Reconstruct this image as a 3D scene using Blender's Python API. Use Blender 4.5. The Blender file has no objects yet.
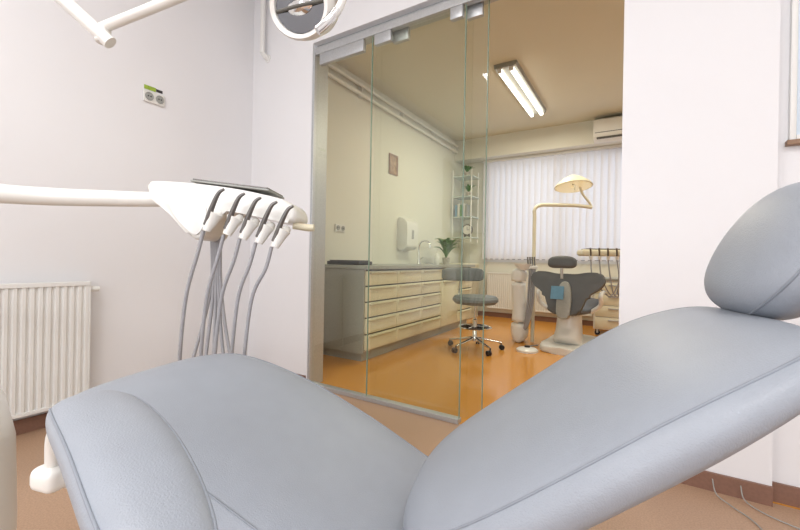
import bpy, bmesh, math, random
from mathutils import Vector, Matrix
random.seed(3)
sc = bpy.context.scene
sc.view_settings.view_transform = 'Standard'
sc.view_settings.look = 'None'

# ------------------------------------------------------------ materials
def lin(c):
    return tuple((v/255/12.92) if v/255 <= 0.04045 else ((v/255+0.055)/1.055)**2.4 for v in c)
def mat(name, rgb, rough=0.5, metal=0.0, nscale=0, namt=0.06, bump=0.0, bscale=200, emis=None, estr=0, coat=0, spec=0.5):
    m = bpy.data.materials.new(name); m.use_nodes = True
    nt = m.node_tree; b = nt.nodes['Principled BSDF']
    c = lin(rgb)
    b.inputs['Base Color'].default_value = (*c, 1)
    b.inputs['Roughness'].default_value = rough
    b.inputs['Metallic'].default_value = metal
    b.inputs['Specular IOR Level'].default_value = spec
    b.inputs['Coat Weight'].default_value = coat
    if emis:
        b.inputs['Emission Color'].default_value = (*lin(emis), 1)
        b.inputs['Emission Strength'].default_value = estr
    tc = nt.nodes.new('ShaderNodeTexCoord')
    if nscale:
        n = nt.nodes.new('ShaderNodeTexNoise'); n.inputs['Scale'].default_value = nscale
        n.inputs['Detail'].default_value = 4
        nt.links.new(tc.outputs['Object'], n.inputs['Vector'])
        r = nt.nodes.new('ShaderNodeValToRGB')
        r.color_ramp.elements[0].position = 0.35; r.color_ramp.elements[1].position = 0.65
        r.color_ramp.elements[0].color = (*[x*(1-namt) for x in c], 1)
        r.color_ramp.elements[1].color = (*[min(1, x*(1+namt)) for x in c], 1)
        nt.links.new(n.outputs['Fac'], r.inputs['Fac'])
        nt.links.new(r.outputs['Color'], b.inputs['Base Color'])
    if bump:
        n2 = nt.nodes.new('ShaderNodeTexNoise'); n2.inputs['Scale'].default_value = bscale
        nt.links.new(tc.outputs['Object'], n2.inputs['Vector'])
        bp = nt.nodes.new('ShaderNodeBump'); bp.inputs['Strength'].default_value = bump
        bp.inputs['Distance'].default_value = 0.002
        nt.links.new(n2.outputs['Fac'], bp.inputs['Height'])
        nt.links.new(bp.outputs['Normal'], b.inputs['Normal'])
    return m

M_wall = mat('wall_paint', (234,234,236), 0.75, nscale=1.5, namt=0.01, bump=0.08, bscale=120)
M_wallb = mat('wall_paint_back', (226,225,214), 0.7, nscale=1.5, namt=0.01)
M_ceil = mat('ceiling_paint', (236,236,234), 0.9, nscale=2, namt=0.01)
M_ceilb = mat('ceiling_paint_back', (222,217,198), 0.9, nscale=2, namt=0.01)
M_floor = mat('vinyl_floor_front', (178,146,120), 0.42, nscale=160, namt=0.10)
M_floorb = mat('vinyl_floor_back', (212,148,64), 0.16, nscale=120, namt=0.07)
M_base = mat('baseboard_vinyl', (132,98,82), 0.5, nscale=80, namt=0.06)
M_leather = mat('leather_grey', (149,155,164), 0.42, nscale=14, namt=0.02, bump=0.35, bscale=420, spec=0.5)
M_leatherside = mat('leather_piping', (134,140,149), 0.55, nscale=30, namt=0.02)
M_leatherdk = mat('leather_dark_grey', (90,93,96), 0.5, nscale=14, namt=0.03, bump=0.2, bscale=300)
M_stool = mat('leather_stool_grey', (118,126,130), 0.5, nscale=14, namt=0.03, bump=0.2, bscale=300)
M_white = mat('plastic_white', (230,229,224), 0.3, nscale=6, namt=0.01, coat=0.2)
M_white2 = mat('enamel_white', (232,232,229), 0.35, nscale=6, namt=0.01)
M_cream = mat('cabinet_cream', (230,224,200), 0.4, nscale=5, namt=0.015)
M_creamd = mat('cabinet_handle', (208,199,172), 0.35, nscale=5, namt=0.015)
M_grey = mat('laminate_grey', (158,160,155), 0.4, nscale=60, namt=0.05)
M_greyd = mat('shadow_gap_grey', (92,90,84), 0.7, nscale=60, namt=0.05)
M_alu = mat('brushed_aluminium', (190,193,195), 0.38, 0.6, nscale=90, namt=0.05)
M_chrome = mat('chrome', (225,225,225), 0.08, 1.0, nscale=5, namt=0.01)
M_refl = mat('faceted_reflector', (150,155,162), 0.10, 1.0, nscale=5, namt=0.01)
M_hose = mat('hose_grey', (156,156,160), 0.45, nscale=30, namt=0.03)
M_tool = mat('handpiece_steel', (112,110,108), 0.28, 0.6, nscale=30, namt=0.03)
M_black = mat('rubber_black', (28,28,30), 0.5, nscale=30, namt=0.1)
M_tray = mat('tray_dark', (105,102,100), 0.3, 0.6, nscale=30, namt=0.05)
M_green = mat('leaf_green', (84,136,62), 0.5, nscale=20, namt=0.2)
M_soil = mat('terracotta_pot', (196,190,180), 0.7, nscale=30, namt=0.1)
M_blue = mat('blue_bib', (104,150,180), 0.7, nscale=30, namt=0.05)
M_photo = mat('picture_print', (170,140,112), 0.6, nscale=25, namt=0.3)
M_label = mat('label_green', (150,176,60), 0.6, nscale=40, namt=0.2)
M_ink = mat('ink_dark', (60,58,60), 0.6, nscale=40, namt=0.1)
M_tube = mat('fluorescent_tube', (255,250,240), 0.5, nscale=3, namt=0.01, emis=(255,248,232), estr=5)
M_tube_added = mat('added_tube_cool', (255,250,245), 0.5, nscale=3, namt=0.01, emis=(255,250,246), estr=6)  # glow for the unseen battens added in the front room
M_warm = mat('lamp_reflector_warm', (240,226,192), 0.25, 0.6, nscale=3, namt=0.01, emis=(255,228,170), estr=0.3)
M_pane = mat('window_daylight_pane', (225,236,245), 0.3, nscale=3, namt=0.01, emis=(225,238,255), estr=0.4)
M_pane3 = mat('window_obscured_pane', (205,218,230), 0.3, nscale=3, namt=0.01)
M_wood = mat('sill_brown', (150,118,92), 0.5, nscale=12, namt=0.15)
M_edge = mat('glass_edge_green', (128,152,136), 0.2, nscale=4, namt=0.03)
M_shelfw = mat('shelf_frosted', (205,218,214), 0.3, nscale=4, namt=0.02)

def glass(name, tint):
    m = bpy.data.materials.new(name); m.use_nodes = True
    nt = m.node_tree; nt.nodes.clear()
    o = nt.nodes.new('ShaderNodeOutputMaterial'); mx = nt.nodes.new('ShaderNodeMixShader')
    t = nt.nodes.new('ShaderNodeBsdfTransparent'); g = nt.nodes.new('ShaderNodeBsdfGlossy')
    g.inputs['Roughness'].default_value = 0.0
    tc = nt.nodes.new('ShaderNodeTexCoord'); n = nt.nodes.new('ShaderNodeTexNoise'); n.inputs['Scale'].default_value = 1.2
    r = nt.nodes.new('ShaderNodeValToRGB')
    r.color_ramp.elements[0].color = (*[x*0.985 for x in tint], 1); r.color_ramp.elements[1].color = (*tint, 1)
    nt.links.new(tc.outputs['Object'], n.inputs['Vector']); nt.links.new(n.outputs['Fac'], r.inputs['Fac'])
    nt.links.new(r.outputs['Color'], t.inputs['Color'])
    f = nt.nodes.new('ShaderNodeLayerWeight'); f.inputs['Blend'].default_value = 0.5
    p = nt.nodes.new('ShaderNodeMath'); p.operation = 'POWER'; p.inputs[1].default_value = 5
    q = nt.nodes.new('ShaderNodeMath'); q.operation = 'MULTIPLY_ADD'; q.inputs[1].default_value = 0.8; q.inputs[2].default_value = 0.085
    nt.links.new(f.outputs['Facing'], p.inputs[0]); nt.links.new(p.outputs[0], q.inputs[0])
    nt.links.new(q.outputs[0], mx.inputs[0]); nt.links.new(t.outputs[0], mx.inputs[1]); nt.links.new(g.outputs[0], mx.inputs[2])
    nt.links.new(mx.outputs[0], o.inputs['Surface'])
    return m
M_glass = glass('door_glass', (0.93, 0.96, 0.895))

def slatmat():
    m = bpy.data.materials.new('blind_fabric'); m.use_nodes = True
    nt = m.node_tree; nt.nodes.clear()
    o = nt.nodes.new('ShaderNodeOutputMaterial'); mx = nt.nodes.new('ShaderNodeMixShader'); mx.inputs[0].default_value = 0.25
    d = nt.nodes.new('ShaderNodeBsdfDiffuse'); t = nt.nodes.new('ShaderNodeBsdfTranslucent')
    tc = nt.nodes.new('ShaderNodeTexCoord'); n = nt.nodes.new('ShaderNodeTexNoise'); n.inputs['Scale'].default_value = 60
    r = nt.nodes.new('ShaderNodeValToRGB')
    r.color_ramp.elements[0].color = (0.76, 0.76, 0.80, 1); r.color_ramp.elements[1].color = (0.82, 0.82, 0.86, 1)
    nt.links.new(tc.outputs['Object'], n.inputs['Vector']); nt.links.new(n.outputs['Fac'], r.inputs['Fac'])
    nt.links.new(r.outputs['Color'], d.inputs['Color']); nt.links.new(r.outputs['Color'], t.inputs['Color'])
    nt.links.new(d.outputs[0], mx.inputs[1]); nt.links.new(t.outputs[0], mx.inputs[2]); nt.links.new(mx.outputs[0], o.inputs['Surface'])
    return m
M_slat = slatmat()

# ------------------------------------------------------------ geometry helpers
def link(o, parent=None):
    sc.collection.objects.link(o)
    if parent: o.parent = parent
    return o
def empty(name, loc=(0,0,0), rz=0):
    e = bpy.data.objects.new(name, None); e.location = loc; e.rotation_euler = (0,0,rz); e.empty_display_size = 0.1
    return link(e)
def mesh(name, vs, fs, m, parent=None, smooth=True, sharp=None, loc=(0,0,0), rot=(0,0,0)):
    me = bpy.data.meshes.new(name); me.from_pydata([tuple(v) for v in vs], [], fs)
    bm = bmesh.new(); bm.from_mesh(me); bmesh.ops.recalc_face_normals(bm, faces=bm.faces); bm.to_mesh(me); bm.free()
    for p in me.polygons: p.use_smooth = smooth
    if sharp: me.set_sharp_from_angle(angle=math.radians(sharp))
    me.materials.append(m)
    o = bpy.data.objects.new(name, me); o.location = loc; o.rotation_euler = rot
    return link(o, parent)
def bm_obj(name, bm, m, parent=None, loc=(0,0,0), rot=(0,0,0), sharp=40):
    me = bpy.data.meshes.new(name); bmesh.ops.recalc_face_normals(bm, faces=bm.faces); bm.to_mesh(me); bm.free()
    if sharp:
        for p in me.polygons: p.use_smooth = True
        me.set_sharp_from_angle(angle=math.radians(sharp))
    me.materials.append(m)
    o = bpy.data.objects.new(name, me); o.location = loc; o.rotation_euler = rot
    return link(o, parent)
def box(name, a, b, m, parent=None, bevel=0.0, seg=3, loc=(0,0,0), rot=(0,0,0)):
    """box between corners a and b"""
    bm = bmesh.new(); bmesh.ops.create_cube(bm, size=1)
    c = [(a[i]+b[i])/2 for i in range(3)]; s = [abs(b[i]-a[i]) for i in range(3)]
    for v in bm.verts: v.co = Vector([c[i]+v.co[i]*s[i] for i in range(3)])
    if bevel: bmesh.ops.bevel(bm, geom=bm.edges[:], offset=min(bevel, min(s)*0.48), segments=seg, affect='EDGES', profile=0.5)
    o = bm_obj(name, bm, m, parent, loc, rot, sharp=35 if bevel else None)
    if bevel:
        w = o.modifiers.new('wn', 'WEIGHTED_NORMAL'); w.keep_sharp = True
    return o
def boxes(name, lst, m, parent=None, bevel=0.0):
    bm = bmesh.new()
    for a, b in lst:
        r = bmesh.ops.create_cube(bm, size=1)
        c = [(a[i]+b[i])/2 for i in range(3)]; s = [abs(b[i]-a[i]) for i in range(3)]
        for v in r['verts']: v.co = Vector([c[i]+v.co[i]*s[i] for i in range(3)])
    if bevel: bmesh.ops.bevel(bm, geom=bm.edges[:], offset=bevel, segments=2, affect='EDGES', profile=0.5)
    return bm_obj(name, bm, m, parent, sharp=35 if bevel else None)
def catmull(pts, n):
    P = [Vector(p) for p in pts]
    if len(P) == 2: return [P[0].lerp(P[1], i/n) for i in range(n+1)]
    Q = [2*P[0]-P[1]] + P + [2*P[-1]-P[-2]]
    out = []
    segs = len(P)-1
    for i in range(n+1):
        t = i/n*segs; k = min(int(t), segs-1); t -= k
        a, b, c, d = Q[k:k+4]
        out.append(0.5*((2*b)+(-a+c)*t+(2*a-5*b+4*c-d)*t*t+(-a+3*b-3*c+d)*t**3))
    return out
def tube(name, pts, r, m, parent=None, n=None, seg=12, closed=False, smooth_path=True):
    P = catmull(pts, n or max(8, 6*(len(pts)-1))) if smooth_path and not closed else [Vector(p) for p in pts]
    N = len(P)
    rad = (lambda s: r) if not callable(r) and not isinstance(r, (list, tuple)) else (r if callable(r) else (lambda s: r[0]+(r[-1]-r[0])*s))
    vs, fs = [], []
    up = None
    for i in range(N):
        if closed: t = (P[(i+1) % N]-P[i-1])
        else: t = P[min(i+1, N-1)]-P[max(i-1, 0)]
        t.normalize()
        if up is None:
            up = Vector((0,0,1)) if abs(t.z) < 0.9 else Vector((1,0,0))
        up = (up - t*up.dot(t)).normalized(); sd = t.cross(up)
        rr = rad(i/(N-1))
        for k in range(seg):
            a = 2*math.pi*k/seg
            vs.append(P[i]+up*math.cos(a)*rr+sd*math.sin(a)*rr)
    M = N if closed else N-1
    for i in range(M):
        for k in range(seg):
            j = (i+1) % N
            fs.append((i*seg+k, i*seg+(k+1) % seg, j*seg+(k+1) % seg, j*seg+k))
    if not closed:
        fs.append(tuple(range(seg))); fs.append(tuple((N-1)*seg+k for k in range(seg)))
    return mesh(name, vs, fs, m, parent, True, 60)
def lathe(name, prof, m, parent=None, loc=(0,0,0), rot=(0,0,0), seg=32, sx=1, sy=1, sharp=35):
    vs, fs = [], []
    for (r, z) in prof:
        for k in range(seg):
            a = 2*math.pi*k/seg
            vs.append((r*math.cos(a)*sx, r*math.sin(a)*sy, z))
    for i in range(len(prof)-1):
        for k in range(seg):
            fs.append((i*seg+k, i*seg+(k+1) % seg, (i+1)*seg+(k+1) % seg, (i+1)*seg+k))
    if prof[0][0] > 0: fs.append(tuple(range(seg)))
    if prof[-1][0] > 0: fs.append(tuple((len(prof)-1)*seg+k for k in range(seg)))
    return mesh(name, vs, fs, m, parent, sharp > 0, sharp or None, loc, rot)
def interp(tab, s):
    if s <= tab[0][0]: return tab[0][1]
    for (a, x), (b, y) in zip(tab, tab[1:]):
        if s <= b:
            u = (s-a)/(b-a); u = u*u*(3-2*u)
            return x+(y-x)*u
    return tab[-1][1]
def pad(name, cl, W, T, m, parent, lat=(0,1,0), pw=3.0, pt=6.0, nx=2.6, nst=40, seg=40, cup=0.0, seam=None, seam_ang=28, seam_r=0.0022, pw2=None):
    """upholstered cushion lofted along a centre line; W,T tables of half width / half thickness"""
    C = catmull(cl, 400); L = Vector(lat).normalized()
    vs, fs = [], []; s1, s2 = [], []
    for i in range(nst+1):
        s = (1-math.cos(math.pi*i/nst))/2
        s = min(max(s, 0.0004), 0.9996)
        k = int(s*400); k = min(max(k, 1), 399)
        c = C[k].lerp(C[min(k+1, 400)], s*400-k) if s*400 > 1 else C[0].lerp(C[1], s*400)
        t = (C[k+1]-C[k-1]).normalized(); u = t.cross(L).normalized()
        if u.z < 0: u = -u
        q = abs(2*s-1)
        pp = pw if (s < 0.5 or not pw2) else pw2
        hw = interp(W, s)*(1-q**pp)**(1/pp); ht = interp(T, s)*(1-q**pt)**(1/pt)*(0.25+0.75*(1-q**10)**0.5)
        for j in range(seg):
            a = 2*math.pi*j/seg; ca, sa = math.cos(a), math.sin(a)
            x = hw*math.copysign(abs(ca)**(2/nx), ca); z = ht*math.copysign(abs(sa)**(2/nx), sa)
            z += cup*(x/max(interp(W, s), 1e-4))**2
            vs.append(c+L*x+u*z)
        for lst, sg in ((s1, 1), (s2, -1)):
            a = math.radians(seam_ang); x = sg*hw*math.cos(a)**(2/nx); z = ht*math.sin(a)**(2/nx)
            lst.append(c+L*x+u*(z+cup*(x/max(interp(W, s), 1e-4))**2))
    for i in range(nst):
        for j in range(seg):
            fs.append((i*seg+j, i*seg+(j+1) % seg, (i+1)*seg+(j+1) % seg, (i+1)*seg+j))
    fs.append(tuple(range(seg))); fs.append(tuple(nst*seg+j for j in range(seg)))
    o = mesh(name, vs, fs, m, parent, True)
    if seam: tube(name+'_piping', s1[2:-2]+s2[-3:1:-1], seam_r, seam, parent, seg=8, closed=True)
    return o
def prism(name, outline, y0, y1, m, parent, bevel=0.01, axis='y', loc=(0,0,0), rot=(0,0,0)):
    """extrude outline (a,b) -> (a, y, b)"""
    bm = bmesh.new()
    n = len(outline)
    if axis == 'y': f = lambda a, b, y: (a, y, b)
    elif axis == 'x': f = lambda a, b, y: (y, a, b)
    else: f = lambda a, b, y: (a, b, y)
    v0 = [bm.verts.new(f(a, b, y0)) for a, b in outline]; v1 = [bm.verts.new(f(a, b, y1)) for a, b in outline]
    f0 = bm.faces.new(v0); f1 = bm.faces.new(v1[::-1])
    for i in range(n): bm.faces.new((v0[i], v0[(i+1) % n], v1[(i+1) % n], v1[i]))
    if bevel:
        ed = list(set(f0.edges[:]+f1.edges[:]))
        bmesh.ops.bevel(bm, geom=ed, offset=bevel, segments=3, affect='EDGES', profile=0.5)
    return bm_obj(name, bm, m, parent, loc, rot, sharp=50)
def smooth_outline(pts, n=60):
    P = [Vector((a, b, 0)) for a, b in pts]; N = len(P); out = []
    per = max(2, n//N)
    for k in range(N):
        a, b, c, d = P[k-1], P[k], P[(k+1) % N], P[(k+2) % N]
        for i in range(per):
            t = i/per
            p = 0.5*((2*b)+(-a+c)*t+(2*a-5*b+4*c-d)*t*t+(-a+3*b-3*c+d)*t**3)
            out.append((p.x, p.y))
    return out

# ------------------------------------------------------------ room shell
XL, XR, YP, YB, YS = -2.75, 2.4, 2.10, 6.50, -2.6
PT = 0.15
ZC, ZB = 3.15, 3.0
boxes('floor', [((XL-0.1, YS-0.1, -0.1), (XR+0.1, YP+0.02, 0))], M_floor)
boxes('floor_back_room', [((XL-0.1, YP+0.02, -0.1), (XR+0.1, YB+0.1, 0))], M_floorb)
boxes('ceiling', [((XL-0.1, YS-0.1, ZC), (XR+0.1, YP, ZC+0.1))], M_ceil)
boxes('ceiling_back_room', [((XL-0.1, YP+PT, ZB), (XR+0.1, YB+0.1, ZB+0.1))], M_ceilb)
boxes('wall_left', [((XL-0.1, YS-0.1, 0), (XL, YP+0.02, ZC))], M_wall)
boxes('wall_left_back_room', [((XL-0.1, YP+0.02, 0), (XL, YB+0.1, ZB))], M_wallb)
OX0, OX1, OZ = -2.08, -0.08, 2.53
boxes('wall_partition', [((XL, YP, 0), (OX0, YP+PT, ZC)), ((OX1, YP, 0), (0.46, YP+PT, ZC)), ((OX0, YP, OZ), (OX1, YP+PT, ZC)),
                         ((0.46, YP+0.05, 0), (XR, YP+PT, ZC))], M_wall)
boxes('wall_right', [((XR, YS-0.1, 0), (XR+0.1, YB+0.1, ZC))], M_wall)
boxes('wall_rear', [((XL, YS-0.1, 0), (XR, YS, 0.95)), ((XL, YS-0.1, 2.5), (XR, YS, ZC)), ((XL, YS-0.1, 0.95), (-1.6, YS, 2.5)), ((1.4, YS-0.1, 0.95), (XR, YS, 2.5))], M_wall)
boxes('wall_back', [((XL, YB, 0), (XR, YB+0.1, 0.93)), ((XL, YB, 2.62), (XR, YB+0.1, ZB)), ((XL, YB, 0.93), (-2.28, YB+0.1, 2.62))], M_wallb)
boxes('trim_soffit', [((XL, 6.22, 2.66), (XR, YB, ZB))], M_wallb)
boxes('baseboard_left', [((XL, YS, 0), (XL+0.014, YP, 0.075))], M_base)
boxes('baseboard_partition', [((XL, YP-0.014, 0), (OX0-0.01, YP, 0.075)), ((OX1+0.01, YP-0.014, 0), (0.46, YP, 0.075)), ((0.46, YP+0.036, 0), (XR, YP+0.05, 0.075))], M_base)
boxes('baseboard_back', [((XL, YB-0.014, 0), (XR, YB, 0.075))], M_base)
# unseen rear window, added to light the front room from behind the camera
w = empty('window_1_added', (0, 0, 0))
boxes('frame', [((-1.6, YS-0.08, 0.95), (1.4, YS-0.02, 1.01)), ((-1.6, YS-0.08, 2.44), (1.4, YS-0.02, 2.5)), ((-1.6, YS-0.08, 1.01), (-1.54, YS-0.02, 2.44)),
                ((1.34, YS-0.08, 1.01), (1.4, YS-0.02, 2.44)), ((-0.13, YS-0.08, 1.01), (-0.07, YS-0.02, 2.44))], M_white2, w, bevel=0.006)
box('pane', (-1.54, YS-0.06, 1.01), (1.34, YS-0.055, 2.44), M_pane, w)  # glowing pane of the added window
# back room window + vertical blinds
w = empty('window_2', (0, 0, 0))
boxes('frame', [((-2.28, YB+0.02, 0.93), (XR, YB+0.08, 0.99)), ((-2.28, YB+0.02, 2.56), (XR, YB+0.08, 2.62))] +
      [((x, YB+0.02, 0.99), (x+0.06, YB+0.08, 2.56)) for x in (-2.28, -1.1, 0.1, 1.3, 2.3)], M_white2, w)
box('pane', (-2.22, YB+0.06, 0.99), (XR, YB+0.065, 2.56), M_pane, w)
bl = empty('vertical_blinds', (0, 6.44, 0))
vs, fs = [], []
x = -2.25
while x < 2.3:
    a = 0.42+random.uniform(-0.06, 0.06)
    dx, dy = 0.056*math.cos(a), 0.056*math.sin(a)
    k = len(vs)
    vs += [(x-dx, -dy, 0.97), (x, 0.006, 0.97), (x+dx, dy, 0.97), (x-dx, -dy, 2.62), (x, 0.006, 2.62), (x+dx, dy, 2.62)]
    fs += [(k, k+1, k+4, k+3), (k+1, k+2, k+5, k+4)]
    x += 0.094
mesh('slats', vs, fs, M_slat, bl)
box('head_rail', (-2.31, -0.03, 2.615), (2.35, 0.03, 2.655), M_white2, bl)
boxes('bottom_chain', [((-2.28, -0.002, 0.975), (2.3, 0.002, 0.982))], M_greyd, bl)
# interior window at the right end of partition
w = empty('window_3', (0.50, YP+0.05, 0))
boxes('frame', [((0, -0.02, 1.45), (0.02, 0, 2.5)), ((0.85, -0.02, 1.45), (0.9, 0, 2.5)), ((0.02, -0.02, 2.45), (0.85, 0, 2.5)), ((0.02, -0.02, 1.45), (0.85, 0, 1.47))], M_white2, w, bevel=0.003)
box('pane', (0.02, -0.012, 1.47), (0.85, -0.008, 2.45), M_pane3, w)
box('sill', (-0.01, -0.035, 1.43), (0.93, 0, 1.45), M_wood, w, 0.003)

# ------------------------------------------------------------ glass partition and sliding door
g = empty('sliding_glass_door', (0, YP, 0))
box('top_rail', (OX0, 0.045, 2.46), (OX1, 0.115, OZ), M_alu, g, 0.004)
box('top_rail_front', (OX0, 0.005, 2.44), (OX1, 0.045, 2.49), M_alu, g, 0.004)
box('jamb_profile', (OX0, 0.0, 0), (OX0+0.022, 0.148, 2.46), M_alu, g, 0.003)
box('bottom_track', (OX0+0.022, 0.0, 0.0), (-0.88, 0.05, 0.028), M_alu, g, 0.003)
def pane(name, x0, x1, y, z0, z1):
    mesh(name, [(x0, y, z0), (x1, y, z0), (x1, y, z1), (x0, y, z1)], [(0, 1, 2, 3)], M_glass, g, False)
pane('fixed_pane_a', OX0+0.02, -1.555, 0.025, 0.028, 2.44)
pane('fixed_pane_b', -1.55, -0.885, 0.025, 0.028, 2.44)
pane('sliding_pane', -1.57, -0.765, 0.080, 0.012, 2.46)
boxes('pane_edges', [((-1.5545, 0.0195, 0.028), (-1.5505, 0.0305, 2.44)), ((-0.8855, 0.0195, 0.028), (-0.8815, 0.0305, 2.44)),
                     ((-0.768, 0.0745, 0.012), (-0.764, 0.0855, 2.46))], M_edge, g)
boxes('clamps', [((-2.02, 0.008, 2.36), (-1.62, 0.042, 2.44)), ((-1.53, 0.008, 2.37), (-1.40, 0.042, 2.44)), ((-0.98, 0.008, 2.37), (-0.9, 0.042, 2.44)),
                 ((-1.42, 0.065, 2.38), (-1.30, 0.095, 2.46)), ((-0.9, 0.065, 2.38), (-0.8, 0.095, 2.46))], M_alu, g, 0.004)

# ------------------------------------------------------------ radiators
def radiator(name, length, z0, z1, loc, rz):
    e = empty(name, loc, rz)   # local x along length, -y = front
    vs, fs = [], []
    n = int(length/0.033); step = length/n
    prof = []
    for i in range(n):
        x = i*step
        prof += [(x, 0.0), (x+step*0.28, 0.0), (x+step*0.45, -0.010), (x+step*0.83, -0.010)]
    prof.append((length, 0.0))
    for (x, y) in prof:
        vs += [(x, y-0.072, z0+0.02), (x, y-0.072, z1-0.02)]
    for i in range(len(prof)-1):
        fs.append((2*i, 2*i+2, 2*i+3, 2*i+1))
    mesh('front_panel', vs, fs, M_white2, e, False)
    box('rear_panel', (0.01, -0.03, z0+0.02), (length-0.01, -0.024, z1-0.02), M_white2, e)
    box('side_cover_left', (-0.006, -0.082, z0+0.01), (0.004, -0.022, z1), M_white2, e, 0.002)
    box('side_cover_right', (length-0.004, -0.082, z0+0.01), (length+0.006, -0.022, z1), M_white2, e, 0.002)
    box('top_frame_front', (0, -0.086, z1-0.022), (length, -0.078, z1), M_white2, e, 0.002)
    box('top_frame_rear', (0, -0.03, z1-0.022), (length, -0.022, z1), M_white2, e, 0.002)
    boxes('grille', [((0.02+i*0.02, -0.078, z1-0.012), (0.026+i*0.02, -0.03, z1-0.008)) for i in range(int((length-0.04)/0.02))], M_white2, e)
    box('bottom_frame', (0, -0.084, z0), (length, -0.026, z0+0.02), M_white2, e, 0.002)
    boxes('brackets', [((0.15, -0.024, z0+0.05), (0.18, 0, z1-0.05)), ((length-0.18, -0.024, z0+0.05), (length-0.15, 0, z1-0.05))], M_white2, e)
    lathe('valve', [(0.0, 0), (0.013, 0.0), (0.016, 0.01), (0.016, 0.045), (0.010, 0.05), (0, 0.05)], M_white, e, (length+0.005, -0.055, z1-0.045), (0, math.radians(90), 0), 16)
    tube('pipe', [(length+0.03, -0.055, z0+0.03), (length+0.035, -0.055, z0-0.02), (length+0.035, -0.055, 0.0)], 0.008, M_white2, e)
    return e
radiator('radiator', 1.2, 0.11, 0.79, (XL, -0.23, 0), math.radians(90))
radiator('radiator', 1.6, 0.15, 0.75, (-2.2, YB, 0), 0)

# ------------------------------------------------------------ pipes / sockets
p = empty('heating_pipe', (0, 0, 0))
tube('riser', [(-2.58, 2.05, ZC), (-2.58, 2.05, 2.62), (-2.58, 2.055, 2.57), (-2.575, 2.085, 2.545), (-2.57, 2.11, 2.54)], 0.02, M_white2, p, n=40)
lathe('collar', [(0, 0), (0.03, 0), (0.03, 0.008), (0, 0.008)], M_white2, p, (-2.57, 2.10, 2.54), (math.radians(90), 0, 0), 20)
p = empty('heating_pipe', (0, 0, 0))
tube('run_upper', [(-2.70, 2.25, 2.90), (-2.70, 6.2, 2.90)], 0.022, M_white2, p)
tube('run_lower', [(-2.70, 2.25, 2.80), (-2.70, 6.2, 2.80)], 0.022, M_white2, p)
boxes('clips', [((XL, y, 2.77), (-2.695, y+0.02, 2.93)) for y in (2.6, 3.5, 4.4, 5.3, 6.1)], M_white2, p)
def socket(name, loc, rz, w=0.16, h=0.085, label=False):
    e = empty(name, loc, rz)
    box('plate', (-w/2, -0.014, -h/2), (w/2, 0, h/2), M_white, e, 0.004)
    for k, cx in enumerate((-w/4, w/4)):
        lathe('recess_%d' % k, [(0.0, 0.002), (0.021, 0.002), (0.023, 0.0), (0.026, 0.003), (0.026, 0)], M_grey, e, (cx, -0.016, 0), (math.radians(90), 0, 0), 20)
        for dx in (-0.008, 0.008):
            lathe('pin_%d_%d' % (k, dx > 0), [(0, 0), (0.0045, 0), (0.0045, 0.002), (0, 0.002)], M_ink, e, (cx+dx, -0.018, 0), (math.radians(90), 0, 0), 10)
    if label:
        box('label', (-w*0.45, -0.003, h/2+0.008), (w*0.1, 0, h/2+0.034), M_label, e)
        box('label_print', (w*0.12, -0.003, h/2+0.012), (w*0.42, -0.0005, h/2+0.030), M_ink, e)
    return e
socket('power_socket', (XL, 1.33, 1.98), math.radians(90), 0.13, 0.075, True)
socket('power_socket', (XL, 3.22, 1.27), math.radians(90), 0.16, 0.08)

# ------------------------------------------------------------ ceiling lights
def batten(name, loc, rz, tubem, L=1.5):
    e = empty(name, loc, rz)   # local y long, z down from ceiling
    prism('housing', [(-0.12, 0), (0.12, 0), (0.11, -0.045), (-0.11, -0.045)], -L/2, L/2, M_grey, e, 0.003)
    for sx in (-0.062, 0.062):
        tube('tube_%s' % ('l' if sx < 0 else 'r'), [(sx, -L/2+0.03, -0.062), (sx, L/2-0.03, -0.062)], 0.022, tubem, e)
    boxes('lamp_holders', [((sx-0.02, s*(L/2-0.025)-0.012, -0.085), (sx+0.02, s*(L/2-0.025)+0.012, -0.045)) for sx in (-0.062, 0.062) for s in (-1, 1)], M_white2, e)
    return e
batten('ceiling_light', (-1.22, 4.73, ZB), 0, M_tube)
batten('ceiling_light', (0.9, 4.73, ZB), 0, M_tube)  # unseen second batten, added to the right of the visible one
batten('ceiling_light', (-1.3, -0.6, ZC), 0, M_tube_added)  # unseen batten behind the camera, added to light the front room
batten('ceiling_light', (0.9, -0.6, ZC), 0, M_tube_added)  # its twin on the right, also unseen and added for light
def area(name, loc, rot, sx, sy, power, col):
    l = bpy.data.lights.new(name, 'AREA'); l.shape = 'RECTANGLE'; l.size = sx; l.size_y = sy; l.energy = power; l.color = col
    o = bpy.data.objects.new(name, l); o.location = loc; o.rotation_euler = rot; link(o); return o
area('ceiling_lamp_light_a', (-1.22, 4.73, 2.90), (0,0,0), 0.22, 1.5, 32, (1.0, 0.925, 0.74))
area('added_back_light_b', (0.9, 4.73, 2.90), (0,0,0), 0.22, 1.5, 32, (1.0, 0.925, 0.74))  # lamp for the added, unseen back-room batten
area('added_front_light_c', (-1.3, -0.6, 3.05), (0,0,0), 0.5, 1.5, 37, (1.0, 0.975, 0.97))  # added front-room light, source out of view
area('added_front_light_d', (0.9, -0.6, 3.05), (0,0,0), 0.5, 1.5, 33, (1.0, 0.975, 0.97))  # second added front-room light, also out of view
area('added_rear_window_light', (-0.1, YS+0.02, 1.72), (math.radians(90), 0, 0), 2.8, 1.4, 56, (0.955, 0.965, 1.0))  # added light set in the unseen rear window
area('daylight_back_window', (0.0, YB+0.05, 1.78), (math.radians(-90), 0, 0), 4.4, 1.5, 15, (0.88, 0.92, 1.0))

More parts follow.
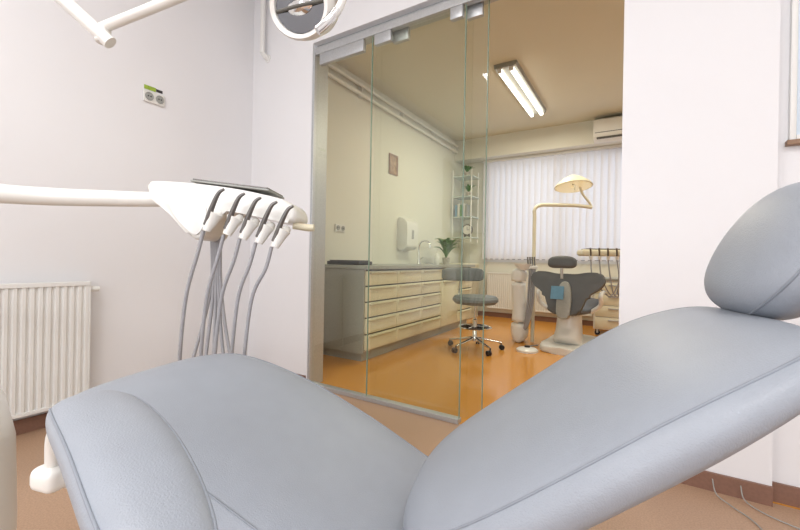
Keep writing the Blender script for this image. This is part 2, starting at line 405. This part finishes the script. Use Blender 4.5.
# ------------------------------------------------------------ back-room cabinets
c = empty('base_cabinet_row', (0, 0, 0))
CX, CY0, CY1 = -2.10, 2.85, 5.45
box('carcass', (XL+0.01, CY0, 0.10), (CX-0.02, CY1, 0.85), M_cream, c)
box('plinth', (XL+0.01, CY0+0.03, 0.0), (CX-0.07, CY1-0.02, 0.10), M_grey, c)
box('end_panel', (XL+0.01, CY0-0.018, 0.08), (CX-0.02, CY0, 0.85), M_grey, c, 0.001)
box('countertop', (XL+0.005, CY0-0.04, 0.85), (CX+0.03, CY1+0.04, 0.885), M_grey, c, 0.005)
n = 5; cw = (CY1-CY0)/n
fr, hd = [], []
for i in range(n):
    y0 = CY0+i*cw+0.003; y1 = CY0+(i+1)*cw-0.003
    zs = [0.11, 0.26, 0.41, 0.555, 0.70, 0.845]
    if i == 3: zs = [0.11, 0.70, 0.845]
    for a, b in zip(zs, zs[1:]):
        fr.append(((CX-0.02, y0, a+0.003), (CX, y1, b-0.012)))
        hd.append(((CX-0.002, y0+0.04, b-0.036), (CX+0.018, y1-0.04, b-0.022)))
boxes('drawer_fronts', fr, M_cream, c, 0.003)
boxes('drawer_handles', hd, M_creamd, c, 0.003)
box('shadow_gap', (CX-0.03, CY0+0.004, 0.105), (CX-0.0195, CY1-0.004, 0.848), M_greyd, c)

s = empty('sink_faucet', (-2.60, 4.72, 0.885))
lathe('base', [(0, 0), (0.028, 0), (0.028, 0.01), (0.02, 0.03), (0.018, 0.06), (0, 0.06)], M_chrome, s)
tube('spout', [(0, 0, 0.05), (0, 0, 0.22), (0.03, 0, 0.30), (0.10, 0, 0.32), (0.16, 0, 0.28), (0.17, 0, 0.22)], 0.013, M_chrome, s, n=40)
tube('lever', [(0, 0.02, 0.05), (0.0, 0.07, 0.08), (0.0, 0.12, 0.09)], 0.006, M_chrome, s)
d = empty('paper_towel_dispenser', (XL, 4.54, 1.10))
prism('body', smooth_outline([(0, 0), (0.13, 0.0), (0.15, 0.10), (0.15, 0.30), (0.11, 0.37), (0, 0.38)], 36), -0.15, 0.15, M_white, d, 0.01)
box('slot', (0.03, -0.11, -0.006), (0.12, 0.11, 0.002), M_ink, d)
box('key_window', (0.149, -0.03, 0.12), (0.154, 0.03, 0.24), M_grey, d, 0.002)
pf = empty('picture_frame', (XL, 4.25, 2.17))
boxes('frame', [((0, -0.10, -0.13), (0.02, -0.08, 0.13)), ((0, 0.08, -0.13), (0.02, 0.10, 0.13)), ((0, -0.08, -0.13), (0.02, 0.08, -0.11)), ((0, -0.08, 0.11), (0.02, 0.08, 0.13))], M_wood, pf)
box('print', (0, -0.08, -0.11), (0.01, 0.08, 0.11), M_photo, pf)
kb = empty('instrument_case', (-2.45, 3.02, 0.885))
box('case', (-0.2, -0.10, 0), (0.2, 0.12, 0.035), M_black, kb, 0.008)
box('lid', (-0.18, -0.085, 0.035), (0.18, 0.105, 0.045), M_ink, kb, 0.004)
sb = empty('soap_bottle', (-2.45, 4.98, 0.885))
lathe('bottle', [(0, 0), (0.035, 0), (0.038, 0.01), (0.038, 0.12), (0.02, 0.15), (0.012, 0.16), (0.012, 0.18), (0, 0.18)], M_white, sb)
tube('pump', [(0, 0, 0.17), (0, 0, 0.21), (0.02, 0, 0.215), (0.05, 0, 0.21)], 0.005, M_white, sb)

def plant(name, loc, n, h, spread, pot_r=0.06, pot_h=0.10, lw=0.02, droop=0.5):
    e = empty(name, loc)
    lathe('pot', [(0, 0), (pot_r*0.75, 0), (pot_r, pot_h), (pot_r*0.9, pot_h), (pot_r*0.85, pot_h*0.9), (0, pot_h*0.9)], M_soil, e, seg=20)
    vs, fs = [], []
    for i in range(n):
        a = random.uniform(0, 6.28); L = h*random.uniform(0.6, 1.1); sp = spread*random.uniform(0.3, 1)
        d = Vector((math.cos(a), math.sin(a), 0)); s = Vector((-math.sin(a), math.cos(a), 0)); k = len(vs); N = 7
        for j in range(N+1):
            t = j/N
            p = d*(sp*t**1.4)+Vector((0, 0, pot_h*0.85+L*(t-droop*t*t*t)))
            w = lw*math.sin(math.pi*min(1, t*0.93+0.07))**0.7
            vs += [p-s*w, p+Vector((0, 0, -w*0.3)), p+s*w]
        for j in range(N):
            b = k+3*j; fs += [(b, b+1, b+4, b+3), (b+1, b+2, b+5, b+4)]
    mesh('leaves', vs, fs, M_green, e)
    return e
plant('potted_plant', (-2.42, 5.22, 0.885), 60, 0.50, 0.26, lw=0.028)

# corner shelf unit
s = empty('corner_shelf', (0, 0, 0))
for i, z in enumerate((1.32, 1.66, 2.0, 2.34)):
    box('shelf_%d' % i, (-2.72, 6.06, z), (-2.36, 6.40, z+0.016), M_shelfw, s, 0.003)
for x, y in ((-2.71, 6.07), (-2.38, 6.07), (-2.38, 6.38)):
    tube('post_%d_%d' % (int(-x*100), int(y*100)), [(x, y, 1.25), (x, y, 2.45)], 0.011, M_white2, s)
cc = empty('corner_cabinet')
box('carcass', (-2.72, 5.55, 0.0), (-2.34, 6.37, 0.9), M_cream, cc, 0.006)
box('door_front', (-2.345, 5.57, 0.08), (-2.325, 6.35, 0.88), M_creamd, cc, 0.004)
boxes('door_handle', [((-2.328, 5.95, 0.74), (-2.31, 6.15, 0.755))], M_alu, cc, 0.002)
plant('potted_plant', (-2.48, 6.20, 2.018), 24, 0.22, 0.16, 0.05, 0.08, 0.018)
plant('potted_plant', (-2.50, 6.18, 2.358), 26, 0.20, 0.15, 0.05, 0.07, 0.018)
ck = empty('shelf_clock', (-2.45, 6.10, 1.338))
lathe('rim', [(0, 0), (0.085, 0), (0.095, 0.01), (0.095, 0.03), (0.08, 0.035), (0.08, 0.03), (0, 0.03)], M_greyd, ck, (0, 0.02, 0.115), (math.radians(90), 0, 0))
lathe('face', [(0, 0), (0.078, 0), (0.078, 0.003), (0, 0.003)], M_white, ck, (0, -0.009, 0.115), (math.radians(90), 0, 0))
boxes('hands', [((-0.003, -0.015, 0.11), (0.003, -0.013, 0.165)), ((0.0, -0.015, 0.112), (0.04, -0.013, 0.118))], M_black, ck)
boxes('feet', [((-0.05, -0.02, 0.0), (-0.03, 0.02, 0.05)), ((0.03, -0.02, 0.0), (0.05, 0.02, 0.05))], M_greyd, ck)
bk = empty('row_of_folders', (-2.68, 6.10, 1.678))
for i in range(5):
    box('folder_%d' % i, (i*0.045, 0, 0), (i*0.045+0.038, 0.2, 0.2+0.02*(i % 2)), (M_blue, M_white, M_green, M_white2, M_grey)[i], bk, 0.003)

# air conditioner
a = empty('air_conditioner', (-0.58, 6.22, 2.66))
prism('body', smooth_outline([(0, 0.0), (-0.14, 0.01), (-0.20, 0.07), (-0.21, 0.22), (-0.18, 0.28), (0, 0.30)], 36), 0, 0.85, M_white, a, 0.012, axis='x')
box('air_outlet', (0.04, -0.19, 0.012), (0.81, -0.10, 0.03), M_greyd, a, 0.003)
boxes('front_groove', [((0.02, -0.2145, 0.085), (0.83, -0.20, 0.09))], M_greyd, a)

# ------------------------------------------------------------ operator stool
s = empty('operator_stool', (-1.49, 3.97, 0), math.radians(25))
for i in range(5):
    an = math.radians(72*i+10); d = Vector((math.cos(an), math.sin(an), 0))
    tube('leg_%d' % i, [d*0.03+Vector((0, 0, 0.12)), d*0.16+Vector((0, 0, 0.095)), d*0.29+Vector((0, 0, 0.072))], (0.018, 0.011), M_chrome, s)
    cx, cy = d.x*0.29, d.y*0.29
    lathe('caster_stem_%d' % i, [(0, 0), (0.007, 0), (0.007, 0.03), (0, 0.03)], M_black, s, (cx, cy, 0.048), seg=10)
    for k in (-1, 1):
        lathe('caster_%d_%d' % (i, k), [(0, 0), (0.025, 0), (0.027, 0.004), (0.027, 0.014), (0.025, 0.018), (0, 0.018)], M_black, s, (cx-d.y*0.012*k-(-d.y)*0.009, cy+d.x*0.012*k-d.x*0.009, 0.027), (math.radians(90), 0, an), 18)
lathe('gas_column', [(0, 0.09), (0.03, 0.09), (0.03, 0.14), (0.024, 0.15), (0.024, 0.32), (0.014, 0.33), (0.014, 0.49), (0, 0.49)], M_chrome, s)
lathe('footring', [(0.16, 0), (0.17, 0.008), (0.18, 0), (0.17, -0.008), (0.16, 0)], M_chrome, s, (0, 0, 0.24), seg=36)
for k in range(3):
    an = math.radians(120*k); tube('ring_spoke_%d' % k, [(0.02*math.cos(an), 0.02*math.sin(an), 0.25), (0.165*math.cos(an), 0.165*math.sin(an), 0.24)], 0.006, M_chrome, s)
lathe('seat', [(0, 0.48), (0.15, 0.48), (0.21, 0.49), (0.24, 0.52), (0.24, 0.545), (0.22, 0.57), (0.12, 0.58), (0, 0.58)], M_stool, s, seg=40)
tube('back_support', [(-0.02, 0.05, 0.48), (-0.10, 0.16, 0.47), (-0.16, 0.25, 0.52), (-0.16, 0.26, 0.66), (-0.15, 0.24, 0.76)], 0.011, M_chrome, s)
pad('backrest', [(-0.36, 0.12, 0.79), (-0.24, 0.21, 0.79), (-0.14, 0.235, 0.79), (-0.02, 0.23, 0.79), (0.10, 0.16, 0.79)], [(0, 0.075), (1, 0.075)], [(0, 0.022), (1, 0.022)], M_stool, s, lat=(0, 0, 1), pw=5)

# ------------------------------------------------------------ main dental chair
CHX, CHY = -0.371, 0.770
ch = empty('dental_chair', (CHX, CHY, 0), math.radians(15.3))
yc = -0.0
pad('seat_cushion', [(0.10, yc, 0.30), (-0.06, yc, 0.345), (-0.28, yc, 0.45), (-0.50, yc, 0.54), (-0.70, yc, 0.592), (-0.86, yc, 0.59)],
    [(0, 0.28), (0.5, 0.29), (0.85, 0.28), (1, 0.27)], [(0, 0.05), (1, 0.05)], M_leather, ch, pw=4.2, pt=5, cup=0.006, seam=M_leatherside)
pad('backrest_cushion', [(-0.035, -0.03, 0.42), (0.09, -0.03, 0.51), (0.25, -0.03, 0.635), (0.42, -0.03, 0.765), (0.57, -0.03, 0.855)],
    [(0, 0.25), (0.3, 0.272), (0.7, 0.28), (1, 0.265)], [(0, 0.070), (0.6, 0.060), (1, 0.042)], M_leather, ch, pw=2.6, pw2=4.2, pt=5, cup=0.006, seam=M_leatherside)
pad('backrest_shell', [(0.0, 0, 0.38), (0.12, 0, 0.455), (0.30, 0, 0.59), (0.42, 0, 0.68), (0.50, 0, 0.73)],
    [(0, 0.12), (0.5, 0.14), (1, 0.10)], [(0, 0.03), (1, 0.025)], M_white, ch, pw=3, pt=5)
pad('headrest_cushion', [(0.55, 0.01, 0.860), (0.58, 0.01, 0.93), (0.62, 0.01, 1.01), (0.67, 0.01, 1.09)],
    [(0, 0.15), (0.5, 0.165), (1, 0.15)], [(0, 0.055), (1, 0.055)], M_leather, ch, pw=2.4, pt=4, nx=2.2, seam=M_leatherside)
tube('headrest_stem', [(0.46, 0, 0.70), (0.62, 0, 0.80), (0.68, 0, 0.93)], 0.015, M_alu, ch)
pad('seat_shell', [(0.06, yc, 0.24), (-0.10, yc, 0.28), (-0.30, yc, 0.37), (-0.50, yc, 0.45), (-0.74, yc, 0.51)],
    [(0, 0.2), (1, 0.2)], [(0, 0.045), (1, 0.035)], M_white, ch, pw=3, pt=5)
pad('pedestal', [(-0.10, yc, 0.10), (-0.14, yc, 0.20), (-0.10, yc, 0.34)], [(0, 0.13), (1, 0.13)], [(0, 0.16), (1, 0.13)], M_white, ch, pw=10, pt=10, nx=3)
prism('floor_plate', smooth_outline([(-0.55, -0.2), (0.2, -0.22), (0.3, 0), (0.2, 0.18), (-0.55, 0.16), (-0.62, 0)], 48), 0.0, 0.10, M_white, ch, 0.03, axis='z')
# armrest
pad('armrest_pad', [(-0.585, -0.330, 0.668), (-0.485, -0.375, 0.687), (-0.32, -0.455, 0.683), (-0.12, -0.56, 0.645)],
    [(0, 0.055), (0.5, 0.062), (1, 0.06)], [(0, 0.034), (1, 0.034)], M_leather, ch, lat=(0.45, 0.89, 0), pw=3.5, pt=5, nx=2.4, seam=M_leatherside)
tube('armrest_bracket', [(-0.54, -0.350, 0.655), (-0.60, -0.335, 0.648), (-0.665, -0.32, 0.61), (-0.685, -0.31, 0.54)], 0.012, M_white, ch, n=24)
box('armrest_hinge', (-0.715, -0.335, 0.50), (-0.655, -0.285, 0.545), M_white, ch, 0.015)
box('armrest_mount', (-0.70, -0.30, 0.49), (-0.62, -0.08, 0.535), M_white, ch, 0.015)

# ------------------------------------------------------------ cuspidor / unit body at left edge
u = empty('cuspidor_unit', (-1.355, 0.17, 0))
lathe('body', [(0, 0), (0.15, 0), (0.165, 0.02), (0.17, 0.3), (0.165, 0.5), (0.145, 0.60), (0.10, 0.66), (0.05, 0.685), (0, 0.69)], M_white, u, seg=48)
lathe('bowl', [(0, 0.70), (0.06, 0.705), (0.11, 0.75), (0.115, 0.75), (0.07, 0.695), (0.03, 0.68), (0, 0.68)], M_white2, u, (-0.05, -0.1, 0), seg=40)

# ------------------------------------------------------------ delivery unit
A = math.radians(31.6)
def place(name, r, f, z=0):
    return empty(name, (0.852*r-0.524*f, 0.524*r+0.852*f, z), A)
du = place('instrument_delivery_unit', -0.62, 1.44, 1.12)
prism('console_body', smooth_outline([(-0.285, 0.075), (-0.25, 0.09), (-0.12, 0.085), (0.02, 0.07), (0.13, 0.05), (0.215, 0.028), (0.245, -0.005), (0.24, -0.045), (0.19, -0.045), (0.09, -0.025), (-0.02, -0.012), (-0.055, -0.055), (-0.085, -0.11), (-0.125, -0.105), (-0.20, -0.025), (-0.265, 0.03)], 64),
      -0.06, 0.14, M_white, du, 0.018)
prism('console_cheek', smooth_outline([(-0.20, 0.02), (-0.12, 0.03), (-0.07, 0.0), (-0.07, -0.05), (-0.095, -0.095), (-0.12, -0.09), (-0.17, -0.04)], 40), -0.066, -0.058, M_white2, du, 0.003)
box('tray_top', (-0.13, -0.06, 0.083), (0.14, 0.12, 0.090), M_tray, du, 0.003, rot=(0, math.radians(6), 0))
box('tray_rail', (-0.135, -0.065, 0.077), (0.145, 0.125, 0.084), M_grey, du, 0.003, rot=(0, math.radians(6), 0))
tube('grip', [(0.23, -0.02, -0.055), (0.28, -0.02, -0.062), (0.305, -0.02, -0.062)], 0.013, M_creamd, du)
hx = [-0.035, 0.035, 0.09, 0.145, 0.20]
for i, x in enumerate(hx):
    z = 0.0-0.013*i
    lathe('holder_%d' % i, [(0, 0), (0.014, 0), (0.023, 0.05), (0.028, 0.065), (0.022, 0.067), (0, 0.05)], M_white, du, (x-0.012, -0.10, z-0.085), (math.radians(-8), math.radians(22), 0), 20)
    tube('holder_arm_%d' % i, [(x, -0.10, z-0.05), (x+0.01, -0.065, z-0.03), (x+0.01, -0.04, z-0.02)], 0.016, M_white, du)
    tube('handpiece_%d' % i, [(x-0.012, -0.102, z-0.065), (x+0.010, -0.112, z-0.01), (x+0.036, -0.120, z+0.04), (x+0.056, -0.122, z+0.055)], (0.011, 0.0045), M_tool, du)
    bx = (-0.165, -0.09, -0.04, 0.02, 0.065)[i]
    tube('hose_%d' % i, [(x-0.022, -0.10, z-0.085), (x-0.045, -0.09, z-0.16), ((x-0.03)*0.35+bx*0.65, -0.07, -0.32), (bx, -0.04, -0.56), (bx-0.02, 0.02, -0.66), (bx*0.6-0.07, 0.07, -0.55), (-0.12+0.01*i, 0.09, -0.30), (-0.11+0.008*i, 0.07, -0.08)], 0.0065, M_hose, du, n=60, seg=10)
tube('support_arm', [(-0.25, 0.04, 0.04), (-0.45, 0.02, 0.037), (-0.72, -0.08, 0.03), (-1.09, -0.40, 0.022)], (0.027, 0.036), M_white, du, n=30, seg=24)
lathe('column', [(0, -1.12), (0.16, -1.12), (0.16, -1.09), (0.055, -1.07), (0.05, 0.10), (0.035, 0.12), (0.03, 1.04), (0, 1.04)], M_white, du, (-1.09, -0.40, 0), seg=32)

# ------------------------------------------------------------ operating light
ol = place('operating_light', -0.295, 1.13, 1.66)
hd = bpy.data.objects.new('light_head', None); link(hd, ol); hd.location = (0, 0, 0.015)
dirv = Vector((-0.30, -0.80, -0.42)).normalized()
hd.rotation_euler = dirv.to_track_quat('Z', 'X').to_euler()
lathe('housing', [(0, -0.095), (0.06, -0.09), (0.098, -0.065), (0.115, -0.01), (0.116, 0.015), (0.108, 0.026), (0.093, 0.022), (0.09, 0.0), (0, -0.06)], M_white, hd, seg=40, sx=0.74, sy=0.88)
lathe('reflector', [(0.091, 0.016), (0.084, 0.0), (0.072, -0.018), (0.056, -0.034), (0.036, -0.046), (0.018, -0.053), (0, -0.055)], M_refl, hd, seg=14, sx=0.74, sy=0.88, sharp=0)
lathe('bulb_shield', [(0, 0.03), (0.014, 0.028), (0.022, 0.018), (0.022, -0.03), (0, -0.04)], M_chrome, hd, seg=20, sy=1.9)
tube('shield_bar', [(0.0, -0.078, 0.018), (0, 0, 0.03), (0, 0.078, 0.018)], 0.005, M_greyd, hd)
tube('handle', [(0.075, 0.0, 0.02), (0.115, -0.04, 0.03), (0.125, -0.06, 0.0), (0.105, -0.07, -0.05), (0.06, -0.075, -0.095)], (0.012, 0.010), M_white, ol, n=30)
tube('handle_grip', [(0.112, -0.067, -0.035), (0.09, -0.072, -0.067), (0.06, -0.075, -0.097)], 0.0125, M_chrome, ol, n=12)
tube('yoke', [(0.0, 0.06, 0.04), (0, 0.06, 0.12), (0, 0.0, 0.195)], 0.014, M_white, ol)
tube('arm_front', [(0, 0.0, 0.195), (-0.41, 0.07, 0.08), (-0.67, 0.12, 0.015)], 0.016, M_white, ol, smooth_path=True)
lathe('elbow', [(0, -0.02), (0.018, -0.02), (0.022, -0.015), (0.022, 0.03), (0.016, 0.035), (0, 0.035)], M_white, ol, (-0.67, 0.12, -0.015), seg=24)
tube('arm_rear', [(-0.645, 0.12, -0.035), (-0.82, 0.07, 0.125), (-1.40, -0.13, 0.465)], 0.021, M_white, ol, smooth_path=False)

# ------------------------------------------------------------ back room dental chair (seen from behind)
b = empty('dental_chair', (-0.67, 4.40, 0), math.radians(-4))
half = [(0.0, 0.0), (0.12, 0.0), (0.17, 0.08), (0.22, 0.20), (0.33, 0.29), (0.37, 0.37), (0.34, 0.44), (0.22, 0.45), (0.10, 0.43), (0.0, 0.43)]
out = half + [(-x, z) for x, z in half[-2:0:-1]]
R = (math.radians(-14), 0, 0)
prism('backrest', smooth_outline(out, 90), -0.035, 0.035, M_leatherdk, b, 0.02, loc=(0, 0, 0.40), rot=R)
prism('backrest_shell', smooth_outline([(-0.05, -0.04), (0.05, -0.04), (0.07, 0.1), (0.06, 0.25), (0.03, 0.33), (-0.03, 0.33), (-0.06, 0.25), (-0.07, 0.1)], 48), -0.075, -0.03, M_grey, b, 0.012, loc=(0, 0, 0.40), rot=R)
box('bib', (-0.13, -0.092, 0.14), (0.0, -0.085, 0.28), M_blue, b, 0.002, loc=(0, 0, 0.40), rot=R)
tube('headrest_stem', [(0, -0.13, 0.78), (0, -0.14, 0.94)], 0.014, M_alu, b)
pad('headrest', [(-0.14, -0.12, 0.94), (0, -0.13, 0.95), (0.14, -0.12, 0.94)], [(0, 0.065), (1, 0.065)], [(0, 0.035), (1, 0.035)], M_leatherdk, b, lat=(0, 0.3, 1), pw=3)
pad('seat', [(0, 0.0, 0.42), (0, 0.3, 0.44), (0, 0.6, 0.50), (0, 0.85, 0.46), (0, 1.15, 0.30)], [(0, 0.25), (0.5, 0.27), (1, 0.2)], [(0, 0.045), (1, 0.035)], M_leatherdk, b, lat=(1, 0, 0))
pad('base_column', [(0, 0.18, 0.04), (0, 0.24, 0.2), (0, 0.25, 0.42)], [(0, 0.14), (1, 0.12)], [(0, 0.2), (1, 0.14)], M_white, b, lat=(1, 0, 0), pw=10, pt=10)
prism('floor_plate', smooth_outline([(-0.2, -0.1), (0.2, -0.1), (0.24, 0.3), (0.2, 0.8), (-0.2, 0.8), (-0.24, 0.3)], 40), 0, 0.07, M_white, b, 0.02, axis='z')
for sx in (-1, 1):
    tube('armrest_%d' % sx, [(sx*0.22, 0.22, 0.42), (sx*0.31, 0.2, 0.5), (sx*0.32, 0.15, 0.60), (sx*0.32, 0.3, 0.63), (sx*0.31, 0.5, 0.62)], 0.022, M_white, b, n=30)

# back unit (cuspidor tower) + its lamp
t = empty('cuspidor_unit', (-1.20, 4.68, 0))
pad('tower', [(0, 0, 0.0), (0.0, 0, 0.35), (-0.02, 0, 0.70), (0.0, 0, 0.86)], [(0, 0.13), (0.5, 0.10), (1, 0.11)], [(0, 0.10), (0.5, 0.075), (1, 0.09)], M_white, t, lat=(0, 1, 0), pw=8, pt=8)
lathe('bowl', [(0, 0.86), (0.05, 0.865), (0.10, 0.92), (0.105, 0.92), (0.06, 0.85), (0, 0.84)], M_white2, t, (0.05, -0.05, 0), seg=30)
for i in range(4):
    tube('suction_hose_%d' % i, [(0.10+0.025*i, -0.06, 0.90), (0.12+0.02*i, -0.08, 0.80), (0.11+0.02*i, -0.12, 0.45), (0.08+0.01*i, -0.10, 0.20), (0.04, -0.03, 0.14)], 0.010, M_hose, t, n=30, seg=8)
    tube('suction_tip_%d' % i, [(0.10+0.025*i, -0.06, 0.89), (0.09+0.025*i, -0.05, 1.0)], 0.009, M_tool, t)
box('hose_holder', (0.0, -0.09, 0.86), (0.2, -0.02, 0.90), M_white, t, 0.01)
l2 = empty('operating_light', (-1.07, 4.76, 0), math.radians(31))
tube('post', [(0, 0, 0.0), (0, 0, 0.9), (0, 0, 1.45), (0.0, 0, 1.56), (0.05, 0, 1.61), (0.15, 0, 1.62), (0.45, 0, 1.62), (0.60, 0, 1.61), (0.67, 0, 1.60)], 0.021, M_cream, l2, n=80)
tube('riser', [(0.67, 0, 1.60), (0.64, 0, 1.66), (0.55, -0.02, 1.76), (0.50, -0.02, 1.88)], 0.014, M_cream, l2)
lathe('head', [(0, 0.11), (0.05, 0.10), (0.12, 0.06), (0.19, 0.0), (0.21, -0.03), (0.20, -0.035), (0.14, 0.0), (0, 0.03)], M_cream, l2, (0.44, -0.02, 1.865), (math.radians(-10), 0, 0), 36)
lathe('reflector', [(0.195, -0.032), (0.13, 0.0), (0.06, 0.015), (0, 0.02)], M_warm, l2, (0.44, -0.02, 1.862), (math.radians(-10), 0, 0), 36)
lathe('bulb', [(0, -0.035), (0.025, -0.03), (0.03, 0.0), (0.02, 0.02), (0, 0.02)], M_warm, l2, (0.44, -0.02, 1.855), (0, 0, 0), 16)
tube('handle', [(0.38, -0.15, 1.84), (0.38, -0.20, 1.81), (0.38, -0.21, 1.76)], 0.01, M_cream, l2)
# second delivery unit
d2 = empty('instrument_delivery_unit', (-0.34, 4.78, 0), math.radians(20))
box('console', (-0.24, -0.12, 1.02), (0.28, 0.16, 1.09), M_cream, d2, 0.025)
box('tray', (-0.20, -0.10, 1.092), (0.15, 0.12, 1.10), M_tray, d2, 0.003)
for i in range(5):
    x = -0.16+0.085*i
    tube('handpiece_%d' % i, [(x, -0.13, 1.00), (x-0.01, -0.16, 1.06), (x-0.02, -0.18, 1.10)], 0.009, M_tool, d2)
    lathe('holder_%d' % i, [(0, 0), (0.013, 0), (0.02, 0.04), (0, 0.04)], M_white, d2, (x, -0.135, 0.98), seg=14)
    tube('hose_%d' % i, [(x, -0.13, 0.98), (x+0.02, -0.14, 0.80), (x*0.5+0.08, -0.08, 0.62), (x*0.4+0.16, 0.0, 0.60), (0.20, 0.08, 0.80), (0.2, 0.1, 1.03)], 0.007, M_hose, d2, n=30, seg=8)
tube('arm', [(0.2, 0.1, 1.05), (0.38, 0.2, 1.05), (0.48, 0.25, 1.0)], 0.025, M_white, d2)
lathe('column', [(0, 0), (0.15, 0), (0.15, 0.03), (0.04, 0.06), (0.035, 1.02), (0, 1.03)], M_white, d2, (0.48, 0.25, 0))
# mobile cabinet
mc = empty('mobile_cabinet', (-0.28, 5.93, 0), math.radians(5))
box('carcass', (-0.25, -0.22, 0.08), (0.25, 0.22, 0.72), M_white, mc, 0.01)
box('top', (-0.27, -0.24, 0.72), (0.27, 0.24, 0.75), M_grey, mc, 0.008)
boxes('drawers', [((-0.23, -0.235, z), (0.23, -0.218, z+0.14)) for z in (0.10, 0.25, 0.40, 0.55)], M_cream, mc, 0.003)
boxes('drawer_pulls', [((-0.08, -0.25, z+0.10), (0.08, -0.233, z+0.115)) for z in (0.10, 0.25, 0.40, 0.55)], M_alu, mc, 0.002)
for i, (x, y) in enumerate(((-0.2, -0.17), (0.2, -0.17), (-0.2, 0.17), (0.2, 0.17))):
    lathe('caster_%d' % i, [(0, -0.012), (0.03, -0.012), (0.034, 0), (0.03, 0.012), (0, 0.012)], M_black, mc, (x, y, 0.034), (math.radians(90), 0, 0), 16)
    boxes('caster_fork_%d' % i, [((x-0.012, y-0.018, 0.03), (x+0.012, y+0.018, 0.085))], M_alu, mc)
# foot pedal
fp = empty('foot_pedal', (-1.0, 4.22, 0), math.radians(20))
lathe('disc', [(0, 0), (0.11, 0), (0.11, 0.02), (0.09, 0.035), (0.04, 0.045), (0, 0.045)], M_white, fp, seg=32)
lathe('button', [(0, 0.045), (0.03, 0.045), (0.028, 0.06), (0, 0.062)], M_black, fp, seg=20)
tube('cable', [(0.0, 0.11, 0.012), (0.05, 0.22, 0.01), (0.15, 0.30, 0.01)], 0.007, M_hose, fp)
# cable on floor at right
cb = empty('floor_cable', (0, 0, 0))
tube('cable_a', [(0.27, 2.07, 0.06), (0.28, 2.04, 0.015), (0.32, 1.99, 0.006), (0.38, 1.90, 0.005), (0.42, 1.70, 0.005)], 0.0022, M_grey, cb, n=30, seg=8)
tube('cable_b', [(0.36, 2.07, 0.06), (0.37, 2.05, 0.015), (0.42, 2.0, 0.006), (0.52, 1.95, 0.005), (0.75, 1.85, 0.005)], 0.0022, M_grey, cb, n=30, seg=8)

# ------------------------------------------------------------ world + camera
wd = bpy.data.worlds.new('world'); sc.world = wd; wd.use_nodes = True
wd.node_tree.nodes['Background'].inputs[0].default_value = (0.8, 0.86, 1.0, 1)
wd.node_tree.nodes['Background'].inputs[1].default_value = 0.6
cam = bpy.data.cameras.new('camera'); co = bpy.data.objects.new('camera', cam); link(co)
cam.sensor_width = 36; cam.lens = 390/800*36; cam.shift_y = -0.0075; cam.clip_start = 0.02
Mx = Matrix.Rotation(A, 4, 'Z') @ Matrix.Rotation(math.radians(90), 4, 'X') @ Matrix.Rotation(0.018, 4, 'Z')
Mx.translation = Vector((0, 0, 0.95)); co.matrix_world = Mx
sc.camera = co
